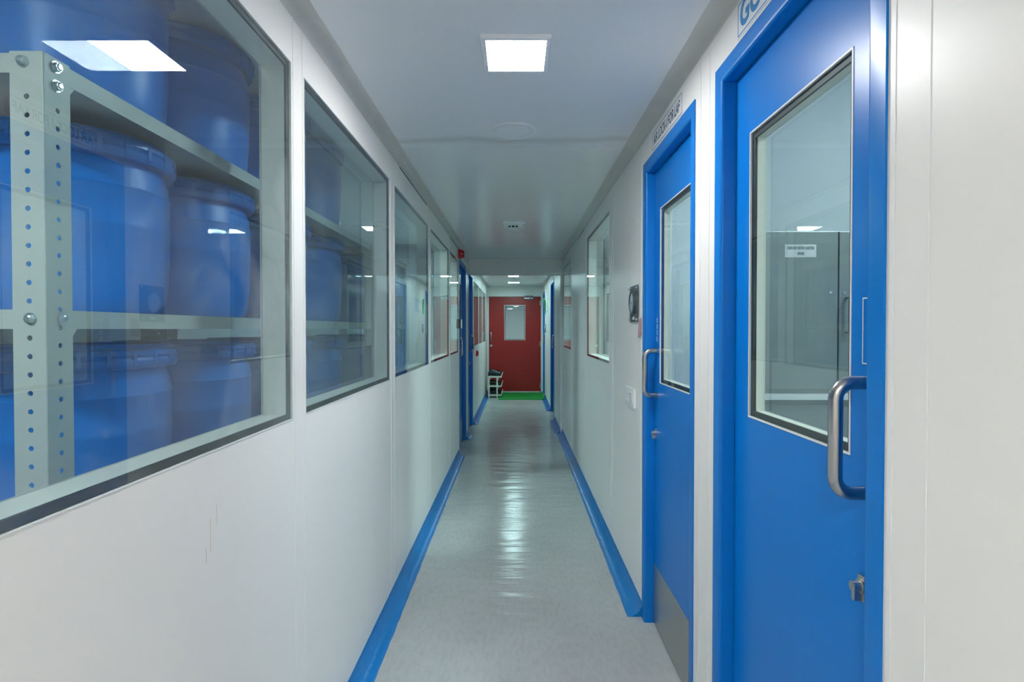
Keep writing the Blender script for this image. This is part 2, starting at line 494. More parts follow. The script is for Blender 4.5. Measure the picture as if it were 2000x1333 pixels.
ED = (-0.605, 0.552, 2.085)   # end door opening: x0, x1, top
struct('wall_end', MB().plate('y', -2.5, 2.2, 0, ZC, YE, YE + 0.08, [(ED[0], ED[1], -1, ED[2])]), M['wall'],
       'off-white wall around the red door at the corridor end', 'wall')
struct('wall_back', MB().box(-2.5, 2.2, YB - 0.08, YB, 0, ZC), M['wall'], 'off-white wall closing the corridor behind the camera', 'wall')
for nm, bx, lb in (
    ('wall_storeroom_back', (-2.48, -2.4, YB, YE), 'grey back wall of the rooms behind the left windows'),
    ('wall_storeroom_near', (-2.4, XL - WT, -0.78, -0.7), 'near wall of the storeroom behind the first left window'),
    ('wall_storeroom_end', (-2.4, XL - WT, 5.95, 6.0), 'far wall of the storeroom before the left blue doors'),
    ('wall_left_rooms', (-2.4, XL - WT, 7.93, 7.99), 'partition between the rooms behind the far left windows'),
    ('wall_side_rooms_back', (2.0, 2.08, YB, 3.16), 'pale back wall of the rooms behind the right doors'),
    ('wall_storeroom_right', (2.0, 2.08, 3.16, YE), 'darkened back wall of the rooms behind the right windows'),
    ('wall_storeroom_right_near', (XR + WT, 2.0, 3.16, 3.20), 'darkened near wall of the room behind the right windows'),
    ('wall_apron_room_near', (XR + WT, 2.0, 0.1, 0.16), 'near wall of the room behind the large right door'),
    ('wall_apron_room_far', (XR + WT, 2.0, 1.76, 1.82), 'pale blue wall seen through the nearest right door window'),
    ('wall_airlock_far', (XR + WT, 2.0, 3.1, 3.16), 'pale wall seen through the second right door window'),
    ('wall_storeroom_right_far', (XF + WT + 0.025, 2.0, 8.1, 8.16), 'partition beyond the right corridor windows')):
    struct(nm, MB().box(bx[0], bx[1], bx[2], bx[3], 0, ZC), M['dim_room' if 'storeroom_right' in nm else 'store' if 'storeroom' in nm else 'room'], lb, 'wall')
struct('wall_lobby', MB().box(-1.6, -1.52, YE + 0.08, 15.5, 0, ZC).box(1.5, 1.58, YE + 0.08, 15.5, 0, ZC).box(-1.6, 1.58, 15.42, 15.5, 0, ZC),
       M['room'], 'pale walls of the space behind the red door', 'wall')

# beam hanging below the ceiling
struct('beam', MB().box(XL, XR, 7.15, 7.32, 2.077, ZC, 0.004), M['wall'], 'off-white beam hanging across the corridor ceiling', 'beam')

# ceiling coving
def coving(name, x, s, e, zl, y0, y1, label, gaps=()):
    mb = MB()
    pts = []
    for k in range(9):
        t = k / 8 * PI / 2
        pts.append((x + s * e * (1 - math.cos(t)) , zl + (ZC - zl) * math.sin(t)))
    n = max(2, int((y1 - y0) / 0.06)); rings = []
    for i in range(n + 1):
        y = y0 + (y1 - y0) * i / n
        j = random.uniform(-0.0015, 0.0015)
        rings.append([(px + (s * j if k == 8 else 0), y, pz) for k, (px, pz) in enumerate(pts)] + [(x - s * 0.002, y, ZC + 0.002), (x - s * 0.002, y, zl)])
    mb.ring_strip(rings)
    for a, b in gaps:
        mb.box(x - s * 0.002, x + s * 0.0022, a, b, zl - 0.004, zl - 0.0005, mi=1)
    struct(name, mb, [M['cove'], M['black_gap']], label, 'coving', smooth=50)
coving('trim_1', XL, 1, 0.048, 2.232, YB, 7.15, 'warm grey coving where left wall meets the ceiling', [(2.95, 3.85), (5.2, 5.95)])
coving('trim_2', XR, -1, 0.062, 2.250, YB, 7.15, 'warm grey coving where right wall meets the ceiling', [(4.9, 5.4)])
coving('trim_3', XL, 1, 0.045, 2.235, 7.32, YE, 'coving above the far left windows beyond the beam')
coving('trim_4', XF, -1, 0.045, 2.235, 7.32, YE, 'coving on the right beyond the beam')

# coved blue skirting
def skirting(name, x, s, y0, y1, label, r=0.07):
    mb = MB(); n = max(2, int((y1 - y0) / 0.05)); rings = []
    for i in range(n + 1):
        y = y0 + (y1 - y0) * i / n
        j = random.uniform(-0.0018, 0.0018); q = random.uniform(-0.001, 0.001)
        ring = [(x - s * 0.002, y, -0.002), (x - s * 0.002, y, r + q)]
        for k in range(9):
            t = k / 8 * PI / 2
            rr = r
            ring.append((x + s * (r + (j if k > 5 else 0) - rr * math.cos(t)), y, r + q * (1 - k / 8) - rr * math.sin(t) + 0.002 * (1 if k == 8 else 0)))
        ring.append((x + s * (r + j), y, -0.002))
        rings.append(ring)
    mb.ring_strip(rings)
    struct(name, mb, M['skirt'], label, 'skirting', smooth=40)
skirting('baseboard_left', XL, 1, YB, 5.955, 'long blue coved skirting along the left wall')
skirting('baseboard_left_short', XL, 1, 6.84, 7.11, 'short blue skirting piece between the two left doors')
skirting('baseboard_left_far', XL, 1, 7.90, YE, 'blue coved skirting under the far left windows')
skirting('baseboard_right', XR, -1, 2.61, 7.2, 'long blue coved skirting along the right wall')
skirting('baseboard_right_mid', XF, -1, 7.2, 8.25, 'blue skirting just before the third right door')
skirting('baseboard_right_far', XF, -1, 9.2, 11.0, 'blue skirting between the two farthest right doors')

# ------------------------------------------------------------------ glazing and windows
def glazing(root, s, X, depth, y0, y1, z0, z1, band, bead, outer, inner):
    """Flush double glazing in a hole of a wall or door leaf; s = +1 right wall, -1 left wall; X = |face|."""
    x = lambda d: s * (X + d)
    if bead:
        MB().frame_x(y0, y1, z0, z1, bead, x(-0.0015), x(0.004)).build('bead', M['bead'], root)
    b = bead
    MB().frame_x(y0 + b, y1 - b, z0 + b, z1 - b, band - b, x(0.0062), x(0.012)).build('seal', M['seal'], root)
    MB().frame_x(y0 + 0.0005, y1 - 0.0005, z0 + 0.0005, z1 - 0.0005, band - 0.0005, x(0.0122), x(depth)).build('reveal', M['reveal'], root)
    MB().box(x(0.001), x(0.006), y0 + b, y1 - b, z0 + b, z1 - b).build('pane', outer, root)
    MB().box(x(depth - 0.006), x(depth - 0.002), y0 + band, y1 - band, z0 + band, z1 - band).build('pane', inner, root)

wn = 0
ordn = ['large smeared window at left edge showing blue drums on a rack', 'second window on the left wall with shelves behind it',
        'third window on the left wall reflecting a blue door', 'fourth window on the left wall reflecting the red door',
        'narrow fifth window on the left wall beside the first blue door']
for k, (a, b) in enumerate(left_windows):
    wn += 1
    r = thing(f'window_{wn}', (XL, (a + b) / 2, LZ[0]), ordn[k], 'window', kind='structure')
    glazing(r, -1, -XL, WT, a, b, LZ[0], LZ[1], 0.017, 0.002, M['glass_dirty'] if k == 0 else M['glass'], M['glass_film'] if k == 0 else M['glass'])
for k, (a, b) in enumerate(left_far):
    wn += 1
    r = thing(f'window_{wn}', (XL, (a + b) / 2, 1.123), ['first window beyond the left blue doors', 'middle window beyond the left blue doors', 'last left window before the red end door'][k], 'window', kind='structure')
    glazing(r, -1, -XL, WT, a, b, 1.123, 2.075, 0.017, 0.002, M['glass'], M['glass'])
for k, (a, b) in enumerate(right_windows):
    wn += 1
    r = thing(f'window_{wn}', (XR, (a + b) / 2, RZ[0]), ['larger right wall window beyond the pressure gauge', 'farther right wall window just before the beam'][k], 'window', kind='structure')
    glazing(r, 1, XR, WT, a, b, RZ[0], RZ[1], 0.017, 0.002, M['glass'], M['glass'])

# ------------------------------------------------------------------ doors
def bar_handle(root, s, xl, y, z0, z1, out=0.058, r=0.0125):
    """Bent steel pull handle: a C of tube standing off the leaf at |x| = xl."""
    br = 0.03; path = []
    xo = xl - out
    path.append((s * xl, y, z0))
    for k in range(7):
        t = k / 6 * PI / 2
        path.append((s * (xo + br - br * math.sin(t)), y, z0 + br - br * math.cos(t)))
    for k in range(7):
        t = k / 6 * PI / 2
        path.append((s * (xo + br - br * math.cos(t)), y, z1 - br + br * math.sin(t)))
    path.append((s * xl, y, z1))
    return MB().tube(path, r, 16).build('handle', M['steel'], root, smooth=60)

def lock(root, s, xl, y, z):
    mb = MB().cyl((s * xl, y, z), (s * (xl - 0.006), y, z), 0.0135, 24)            # rose
    mb.cyl((s * (xl - 0.005), y, z), (s * (xl - 0.020), y, z), 0.0095, 20)
    mb.box(s * (xl - 0.004), s * (xl - 0.018), y - 0.005, y + 0.005, z - 0.026, z, 0.002)
    mb.box(s * xl, s * (xl - 0.004), y - 0.010, y + 0.010, z - 0.028, z + 0.020, 0.003)
    mb.box(s * (xl - 0.020), s * (xl - 0.021), y - 0.001, y + 0.001, z - 0.005, z + 0.005)
    return mb.build('lock_cylinder', M['nickel'], root, smooth=40)

dn = 0
def door(s, X, y0, y1, near_handle, label, kick=0.28):
    global dn
    dn += 1
    root = thing(f'door_{dn}', (s * X, (y0 + y1) / 2, 0), label, 'door', kind='structure')
    x = lambda d: s * (X + d)
    fw = 0.049
    prof = [(0.0005, -0.004), (fw - 0.010, -0.004), (fw - 0.005, -0.0025), (fw - 0.001, 0.001), (fw, 0.006), (fw, 0.078), (fw + 0.012, 0.078), (fw + 0.012, 0.095), (0.0005, 0.095)]
    rings = [[(x(d), y, z) for (q, d) in prof for (y, z) in [c(q)]] for c in (
        lambda q: (y0 + q, 0.0), lambda q: (y0 + q, DZ - q), lambda q: (y1 - q, DZ - q), lambda q: (y1 - q, 0.0))]
    MB().ring_strip(rings).build('frame', M['blue'], root, smooth=45)
    # leaf
    a, b, zt = y0 + fw + 0.004, y1 - fw - 0.004, DZ - fw - 0.004
    wa, wb = y0 + 0.1575, y1 - 0.148
    hole = (wa, wb, 1.128, 1.906)
    d0 = 0.040
    MB().plate('x', a, b, 0.006, zt, x(d0), x(d0 + 0.036), [hole]).build('leaf', M['blue'], root)
    glazing(root, s, X + d0, 0.036, *hole, 0.019, 0.004, M['glass_door'], M['glass_clear'])
    hy = (a + 0.055) if near_handle else (b - 0.055)
    bar_handle(root, s, X + d0, hy, 1.07, 1.272)
    ly = (a + 0.064) if near_handle else (b - 0.032)
    lock(root, s, X + d0, ly, 0.895)
    # small vertical sticker above the handle
    sy = (a + 0.060) if near_handle else (b - 0.045)
    st = MB().box(x(d0 - 0.0008), x(d0), sy - 0.010, sy + 0.010, 1.305, 1.428, mi=0)
    if near_handle:
        st.frame_x(sy - 0.0095, sy + 0.0095, 1.3055, 1.4275, 0.0022, x(d0 - 0.0014), x(d0 - 0.0008), mi=1)
    for k in range(0 if near_handle else 4):
        zc = 1.325 + k * 0.028
        st.box(x(d0 - 0.0014), x(d0 - 0.0008), sy - 0.006, sy + 0.006, zc - 0.009, zc + 0.009, mi=1)
        st.box(x(d0 - 0.0017), x(d0 - 0.0014), sy - 0.002, sy + 0.004, zc - 0.004, zc + 0.004, mi=0)
    st.build('push_sticker', [M['blue'], M['plate']], root)
    if kick:
        MB().box(x(d0 - 0.0012), x(d0), a + 0.004, b - 0.002, 0.010, kick + 0.006, 0.0004, seg=1).build('kick_plate', M['steel_sheet'], root)
    return root

door(1, XR, *right_doors[0], True, 'large near blue door on the right under the GC sign')
door(1, XR, *right_doors[1], False, 'second blue door on the right under the air lock sign')
door(1, XF, *far_doors[0], True, 'third blue door on the right beyond the beam')
door(1, XF, *far_doors[1], True, 'farthest blue door on the right beside the red door')
door(-1, -XL, *left_doors[0], True, 'first blue door on the left below the red sounder')
door(-1, -XL, *left_doors[1], False, 'second blue door on the left beside the far windows')

# red end door, facing the camera
dn += 1
x0, x1, zt = ED
root = thing(f'door_{dn}', ((x0 + x1) / 2, YE, 0), 'red door with a small window at the corridor end', 'door', kind='structure')
fr = MB()
prof = [(0.0, -0.012), (0.018, -0.012), (0.018, 0.06), (0.030, 0.06), (0.030, 0.078), (0.0, 0.078)]
fr.ring_strip([[(xx, YE + d, zz) for (q, d) in prof for (xx, zz) in [c(q)]] for c in (
    lambda q: (x0 + q, 0.0), lambda q: (x0 + q, zt - q), lambda q: (x1 - q, zt - q), lambda q: (x1 - q, 0.0))])
fr.build('frame', M['bead'], root)
px = lambda p, d=YE: (p - 1008) / FPX * d
pz = lambda p, d=YE: H - (p - 643) / FPX * d
hole = (px(984.8), px(1026), pz(665), pz(596.5))
MB().plate('y', x0 + 0.022, x1 - 0.022, 0.022, zt - 0.022, YE + 0.016, YE + 0.056, [hole]).build('leaf', M['red'], root)
MB().frame_y(*hole, 0.008, YE + 0.013, YE + 0.020).build('bead', M['zinc'], root)
MB().frame_y(hole[0] + 0.008, hole[1] - 0.008, hole[2] + 0.008, hole[3] - 0.008, 0.014, YE + 0.024, YE + 0.055).build('seal', M['seal'], root)
MB().box(hole[0] + 0.008, hole[1] - 0.008, YE + 0.018, YE + 0.023, hole[2] + 0.008, hole[3] - 0.008).build('pane', M['glass'], root) if False else \
    MB().box(hole[0] + 0.008, hole[1] - 0.008, YE + 0.018, YE + 0.0235, hole[2] + 0.008, hole[3] - 0.008).build('pane', M['glass'], root)
hx = px(959.3); br = 0.02
MB().tube([(hx, YE + 0.016, pz(669)), (hx, YE - 0.02, pz(669)), (hx, YE - 0.035, pz(668)), (hx, YE - 0.035, pz(650)), (hx, YE - 0.02, pz(649)), (hx, YE + 0.016, pz(649))], 0.011).build('handle', M['steel'], root, smooth=60)
MB().cyl((hx, YE + 0.016, pz(675.5)), (hx, YE + 0.004, pz(675.5)), 0.024).build('lock_cylinder', M['zinc'], root, smooth=40)
for zc in (592, 672, 754):
    MB().cyl((x1 - 0.026, YE + 0.008, pz(zc) - 0.055), (x1 - 0.026, YE + 0.008, pz(zc) + 0.055), 0.010).box(x1 - 0.05, x1 - 0.026, YE + 0.013, YE + 0.017, pz(zc) - 0.05, pz(zc) + 0.05).build('hinge', M['brass'], root, smooth=40)
cl = MB().box(px(1023.5), px(1042), YE - 0.045, YE + 0.016, pz(585), pz(581.5), 0.006).build('door_closer', M['closer_alu'], root)
MB().box(px(1034), px(1036.5), YE - 0.052, YE - 0.03, pz(586), pz(579.5), 0.003).box(px(1024), px(1040), YE - 0.045, YE - 0.014, pz(579.5), pz(577.8), 0.003).build('closer_arm', M['dark_metal'], cl)

# ------------------------------------------------------------------ ceiling lamps and fittings
def panel_lamp(name, x, y, ow, iw, em, label, group=None, z=ZC, od=None):
    od = od or ow; idp = od - (ow - iw)
    r = thing(name, (x, y, z), label, 'ceiling light', group)
    mb = MB(); t = 0.012
    prof = [(0, 0), (0.003, -t), ((ow - iw) / 2, -t), ((ow - iw) / 2, -0.002), (0.002, 0)]
    a0, a1, b0, b1 = x - ow / 2, x + ow / 2, y - od / 2, y + od / 2
    rings = [[(xx, yy, z + h) for (q, h) in prof[:4] for (xx, yy) in [c(q)]] for c in (
        lambda q: (a0 + q, b0 + q), lambda q: (a1 - q, b0 + q), lambda q: (a1 - q, b1 - q), lambda q: (a0 + q, b1 - q))]
    rings.append(rings[0])
    mb.ring_strip(rings, cap=False).build('frame', M['lamp_frame'], r)
    MB().box(x - iw / 2, x + iw / 2, y - idp / 2, y + idp / 2, z - 0.010, z - 0.0005).build('diffuser', em, r)
    return r
panel_lamp('ceiling_light', 0.0, 1.837, 0.222, 0.190, M['em_near'], 'bright square lamp panel in the ceiling nearest the camera', od=0.236)
panel_lamp('ceiling_light', -0.045, 9.45, 0.20, 0.17, M['em_far'], 'lit lamp just behind the ceiling beam, upper of two')
panel_lamp('ceiling_light', -0.045, 10.75, 0.235, 0.205, M['em_far'], 'lit lamp near the red door, lower of two')
panel_lamp('ceiling_light', -0.25, -0.85, 0.222, 0.19, M['em_back'], 'square lamp panel in the ceiling behind the camera')
panel_lamp('ceiling_light', -1.26, 4.97, 0.222, 0.19, M['em_store'], 'square lamp in the storeroom behind the left windows')
panel_lamp('ceiling_light', -1.0, -0.2, 0.222, 0.19, M['em_store_fill'], 'added fill lamp out of view in the storeroom near the camera')  # added out of view to light the drums and rack posts
panel_lamp('ceiling_light', 1.39, 5.1, 0.222, 0.19, M['em_mid'], 'square lamp in the room behind the right windows')
panel_lamp('ceiling_light', 1.39, 3.75, 0.222, 0.19, M['em_mid'], 'added fill lamp behind the larger right window, nearer the camera')  # added fill: spreads light into the mid corridor and softens its edge
panel_lamp('ceiling_light', 1.35, 0.9, 0.222, 0.19, M['em_room'], 'square lamp in the room behind the near blue door')
panel_lamp('ceiling_light', 1.35, 2.5, 0.222, 0.19, M['em_room'], 'square lamp in the air lock behind the second door')
panel_lamp('ceiling_light', -1.5, 9.6, 0.222, 0.19, M['em_far'], 'square lamp in the room behind the far left windows')
panel_lamp('ceiling_light', 0.30, 13.2, 0.30, 0.27, M['em_far'], 'lamp on the ceiling behind the red door window')

r = thing('ceiling_vent', (-0.008, 2.546, ZC), 'round white unlit cover in the ceiling past the lit panel', 'ceiling vent')
MB().lathe((-0.008, 2.546, ZC), [(0.104, 0.0), (0.103, -0.004), (0.097, -0.009), (0.086, -0.011), (0.080, -0.008), (0.079, -0.0)], 56).build('rim', M['white'], r, smooth=40)
MB().lathe((-0.008, 2.546, ZC), [(0.0788, 0.0), (0.0785, -0.006), (0.05, -0.008), (0.002, -0.0085)], 48).build('cover', M['lamp_frame'], r, smooth=40)

ys = 4.84
r = thing('smoke_sensor', (-0.02, ys, ZC), 'small white ceiling sensor unit with three dark openings', 'ceiling sensor')
MB().box(-0.11, 0.075, ys - 0.16, ys + 0.10, ZC - 0.012, ZC, 0.003).build('base_plate', M['lamp_frame'], r)
b = MB()
sect = lambda y, hw, h: [(-0.025 - hw, y, ZC - 0.011), (-0.025 + hw, y, ZC - 0.011), (-0.025 + hw * 0.8, y, ZC - h), (-0.025 - hw * 0.8, y, ZC - h)]
b.ring_strip([sect(ys - 0.10, 0.050, 0.032), sect(ys - 0.085, 0.054, 0.046), sect(ys + 0.03, 0.054, 0.046), sect(ys + 0.05, 0.05, 0.03)])
b.build('housing', M['white'], r)
for dx, wd in ((-0.030, 0.009), (0.0, 0.016), (0.030, 0.009)):
    MB().box(-0.025 + dx - wd / 2 - 0.003, -0.025 + dx + wd / 2 + 0.003, ys - 0.104, ys - 0.094, ZC - 0.040, ZC - 0.026, 0.002).build('sensor_opening', M['black'], r)
MB().box(-0.115, -0.090, ys - 0.05, ys - 0.02, ZC - 0.022, ZC - 0.012, 0.003).build('clip', M['white'], r)
MB().box(0.055, 0.080, ys - 0.05, ys - 0.02, ZC - 0.022, ZC - 0.012, 0.003).build('clip', M['white'], r)

# ------------------------------------------------------------------ things on the right wall
def sign_on_right(name, X, y_left, y_right, z0, z1, ink, label, texts, border=0.006, bw=0.002):
    """y_left is the farther (image left) end."""
    r = thing(name, (X, (y_left + y_right) / 2, z0), label, 'sign')
    MB().box(X - 0.002, X, y_right, y_left, z0, z1, 0.0006, seg=1).build('plate', M['plate'], r)
    MB().frame_x(y_right + border, y_left - border, z0 + border, z1 - border, bw, X - 0.0022, X - 0.0018).build('border', ink, r)
    for s, size, off, shear, width, u, v in texts:
        vs, fs, wd = text_mesh(s, size, off, shear, width)
        MB().add([(X - 0.0024, y_left - u - a, z0 + v + c) for a, c in vs], fs).build('lettering', ink, r)
    return r
sign_on_right('door_sign', XR, 1.507, 1.10, 2.150, 2.245, M['sky_ink'], 'white sign with blue lettering GC above the nearest door',
              [('GC', 0.096, 0.0035, 0.12, 0.124, 0.020, 0.017)], 0.004, 0.0035)
sign_on_right('door_sign', XR, 2.438, 2.002, 2.147, 2.228, M['navy_ink'], 'white sign reading AIR LOCK-I FOR LAF above the second door',
              [('AIR LOCK-I FOR LAF', 0.058, 0.0012, 0.1, 0.385, 0.022, 0.020)], 0.004, 0.0022)
r = thing('door_sign', (XF, 8.72, 2.15), 'small pale sign above the third right door', 'sign')
MB().box(XF - 0.002, XF, 8.50, 8.94, 2.15, 2.225).build('plate', M['plate'], r)
MB().box(XF - 0.0026, XF - 0.002, 8.56, 8.88, 2.180, 2.195).build('print', M['sky_ink'], r)

# pressure gauge
gy0, gy1, gz0, gz1 = 2.70, 2.885, 1.405, 1.588
r = thing('pressure_gauge', (XR, (gy0 + gy1) / 2, gz0), 'dark square pressure gauge with round dial beside the second door', 'gauge')
MB().box(XR - 0.008, XR - 0.004, gy0, gy1, gz0, gz1, 0.001, seg=1).build('plate', M['gauge_plate'], r)
gc = ((gy0 + gy1) / 2, (gz0 + gz1) / 2 + 0.006)
dial = MB().lathe((XR - 0.008, gc[0], gc[1]), [(0.060, 0.0), (0.060, -0.010), (0.055, -0.014), (0.051, -0.012), (0.050, -0.006)], 44, axis='x').build('bezel', M['gauge_plate'], r, smooth=40)
MB().lathe((XR - 0.0135, gc[0], gc[1]), [(0.0495, 0.0), (0.0495, -0.002), (0.03, -0.005), (0.002, -0.006)], 40, axis='x').build('dial', M['gauge_dial'], r, smooth=50)
MB().box(XR - 0.0205, XR - 0.0198, gc[0] - 0.001, gc[0] + 0.022, gc[1] - 0.002, gc[1] + 0.003).build('needle', M['red_plastic'], r)
MB().box(XR - 0.0086, XR - 0.008, gc[0] - 0.022, gc[0] + 0.022, gz0 + 0.012, gz0 + 0.027).build('label_strip', M['plate'], r)
for yy in (gy0 + 0.010, gy1 - 0.010):
    for zz in (gz0 + 0.012, gz1 - 0.012):
        MB().cyl((XR, yy, zz), (XR - 0.013, yy, zz), 0.006, 14).cyl((XR - 0.013, yy, zz), (XR - 0.017, yy, zz), 0.0075, 14, r2=0.005).build('screw', M['chrome'], r, smooth=40)
r = thing('tag', (XR, 2.665, 1.33), 'pinkish plastic tag taped to the wall below the gauge', 'tag')
MB().ring_strip([[(XR - 0.002 - 0.004 * k / 4, 2.64, 1.425 - 0.09 * k / 4), (XR - 0.0005 - 0.004 * k / 4, 2.64, 1.425 - 0.09 * k / 4),
                  (XR - 0.0005 - 0.004 * k / 4, 2.695 + 0.006 * k / 4, 1.415 - 0.085 * k / 4), (XR - 0.002 - 0.004 * k / 4, 2.695 + 0.006 * k / 4, 1.415 - 0.085 * k / 4)] for k in range(5)]).build('sleeve', M['pink'], r)

def switch_plate(name, X, y0, y1, z0, z1, label, n=2):
    r = thing(name, (X, (y0 + y1) / 2, z0), label, 'light switch')
    MB().box(X - 0.012, X, y0, y1, z0, z1, 0.003).build('plate', M['white'], r)
    wd = (y1 - y0) * 0.78 / n
    for k in range(n):
        a = y0 + (y1 - y0) * 0.11 + k * wd + 0.003; b_ = a + wd - 0.006
        zc = (z0 + z1) / 2; h = (z1 - z0) * 0.28
        rk = MB(); o1, o2 = ((0.017, 0.013) if k % 2 else (0.013, 0.017))
        rk.ring_strip([[(X - 0.011, a, zc - h), (X - 0.011, b_, zc - h), (X - o1, b_, zc - h), (X - o1, a, zc - h)],
                       [(X - 0.011, a, zc + h), (X - 0.011, b_, zc + h), (X - o2, b_, zc + h), (X - o2, a, zc + h)]]).build('rocker', M['bead'], r)
    return r
switch_plate('light_switch', XR, 2.765, 2.985, 0.970, 1.066, 'white double light switch on the wall below the gauge')
switch_plate('light_switch', XF, 9.95, 10.15, 1.05, 1.13, 'small white switch on the wall between the farthest right doors')

# papers and small gauge between the two farthest right doors
r = thing('notice', (XF, 10.15, 1.65), 'white printed notice on the wall past the third right door', 'notice')
MB().box(XF - 0.0012, XF, 9.92, 10.42, 1.65, 1.96).build('sheet', M['paper'], r)
nb = MB()
for k in range(9):
    nb.box(XF - 0.0016, XF - 0.0012, 9.96, 10.38 - (k % 3) * 0.06, 1.69 + k * 0.028, 1.70 + k * 0.028)
nb.build('print', M['sky_ink'], r)
MB().add([(XF - 0.035, 10.70, 1.965), (XF - 0.006, 10.93, 1.965), (XF - 0.003, 10.93, 1.66), (XF - 0.008, 10.70, 1.66),
          (XF - 0.0338, 10.70, 1.965), (XF - 0.0048, 10.93, 1.965), (XF - 0.0018, 10.93, 1.66), (XF - 0.0068, 10.70, 1.66)],
         [(0, 1, 2, 3), (7, 6, 5, 4), (0, 4, 5, 1), (1, 5, 6, 2), (2, 6, 7, 3), (3, 7, 4, 0)])
gp = MB().add([(XF - 0.045, 10.72, 1.965), (XF - 0.004, 10.94, 1.965), (XF - 0.002, 10.94, 1.66), (XF - 0.008, 10.72, 1.66),
               (XF - 0.0438, 10.72, 1.965), (XF - 0.0028, 10.94, 1.965), (XF - 0.0008, 10.94, 1.66), (XF - 0.0068, 10.72, 1.66)],
              [(0, 1, 2, 3), (7, 6, 5, 4), (0, 4, 5, 1), (1, 5, 6, 2), (2, 6, 7, 3), (3, 7, 4, 0)])
tag(gp.build('paper_sheet', M['green_paper']), 'bright green paper sheet peeling from the wall near the red door', 'paper')
r = thing('pressure_gauge', (XF, 10.75, 1.30), 'small dark gauge on the wall below the green paper', 'gauge')
MB().box(XF - 0.007, XF, 10.67, 10.83, 1.30, 1.46, 0.001, seg=1).build('plate', M['gauge_plate'], r)
MB().lathe((XF - 0.007, 10.75, 1.385), [(0.055, 0), (0.055, -0.010), (0.048, -0.014), (0.002, -0.014)], 32, axis='x').build('dial', M['gauge_dial'], r, smooth=40)

# ------------------------------------------------------------------ things on the left wall
r = thing('fire_sounder', (XL, 5.97, 2.11), 'red fire sounder on the left wall above the first blue door', 'alarm')
MB().box(XL, XL + 0.018, 5.925, 6.02, 2.128, 2.225, 0.004).build('base', M['red_plastic'], r)
MB().ring_strip([[(XL + d, y, z) for (y, z) in ((5.93 + q, 2.133 + q), (6.015 - q, 2.133 + q), (6.015 - q, 2.220 - q), (5.93 + q, 2.220 - q))] for d, q in ((0.016, 0.0), (0.045, 0.004), (0.058, 0.010), (0.062, 0.022))]).build('horn', M['red_plastic'], r, smooth=30)
MB().box(XL + 0.030, XL + 0.046, 5.927, 5.932, 2.172, 2.180).build('stripe', M['bead'], r)
r = thing('card_reader', (XL, 5.98, 1.375), 'small black card reader beside the first left blue door', 'card reader')
MB().box(XL, XL + 0.026, 5.945, 6.02, 1.375, 1.475, 0.004).build('housing', M['black'], r)
MB().box(XL + 0.026, XL + 0.036, 5.95, 6.015, 1.378, 1.472, 0.003).build('face', M['reveal'], r)
r = thing('call_point', (XL, 8.62, 0.95), 'small red fire call point on the left wall under the far windows', 'call point')
MB().box(XL, XL + 0.022, 8.55, 8.69, 0.945, 1.035, 0.004).build('housing', M['red_plastic'], r)
MB().box(XL + 0.022, XL + 0.034, 8.575, 8.665, 0.962, 1.018, 0.004).build('face', M['red_plastic'], r)

# ------------------------------------------------------------------ racks and drums behind the left windows
RX0, RXD = -0.82, 0.50
def holed_flange(mb, horiz, fixed, a0, a1, z0, z1, pitch, first, hole_r=0.0048, t=0.002):
    """One flange of an angle post. horiz 'x': lies in y = fixed, spans x; 'y': lies in x = fixed, spans y."""
    P = (lambda a, z, d: (a, fixed + d, z)) if horiz == 'x' else (lambda a, z, d: (fixed - d, a, z))
    ac = (a0 + a1) / 2
    zs = []; z = first
    while z - pitch / 2 > z0: zs.append(z); z -= pitch
    top = first + pitch / 2
    def slab(za, zb):
        vs = [P(a, zz, d) for d in (0, t) for a, zz in ((a0, za), (a1, za), (a1, zb), (a0, zb))]
        mb.add(vs, [(0, 1, 2, 3), (7, 6, 5, 4), (0, 4, 5, 1), (1, 5, 6, 2), (2, 6, 7, 3), (3, 7, 4, 0)])
    slab(top, z1)
    slab(z0, zs[-1] - pitch / 2)
    n = 16
    for zc in zs:
        vs = []; fs = []
        for d in (0, t):
            for k in range(n):
                an = 2 * PI * k / n
                vs.append(P(ac + hole_r * math.cos(an), zc + hole_r * math.sin(an), d))
            for k in range(n):
                an = 2 * PI * k / n
                c, s_ = math.cos(an), math.sin(an)
                q = max(abs(c), abs(s_))
                vs.append(P(ac + (a1 - a0) / 2 * c / q, zc + pitch / 2 * s_ / q, d))
        for k in range(n):
            j = (k + 1) % n
            fs += [(k, j, n + j, n + k), (2 * n + k, 3 * n + k, 3 * n + j, 2 * n + j), (k, 2 * n + k, 2 * n + j, j)]
        mb.add(vs, fs)
    for a in (a0, a1):
        mb.add([P(a, z0, 0), P(a, z1, 0), P(a, z1, t), P(a, z0, t)], [(0, 1, 2, 3)])

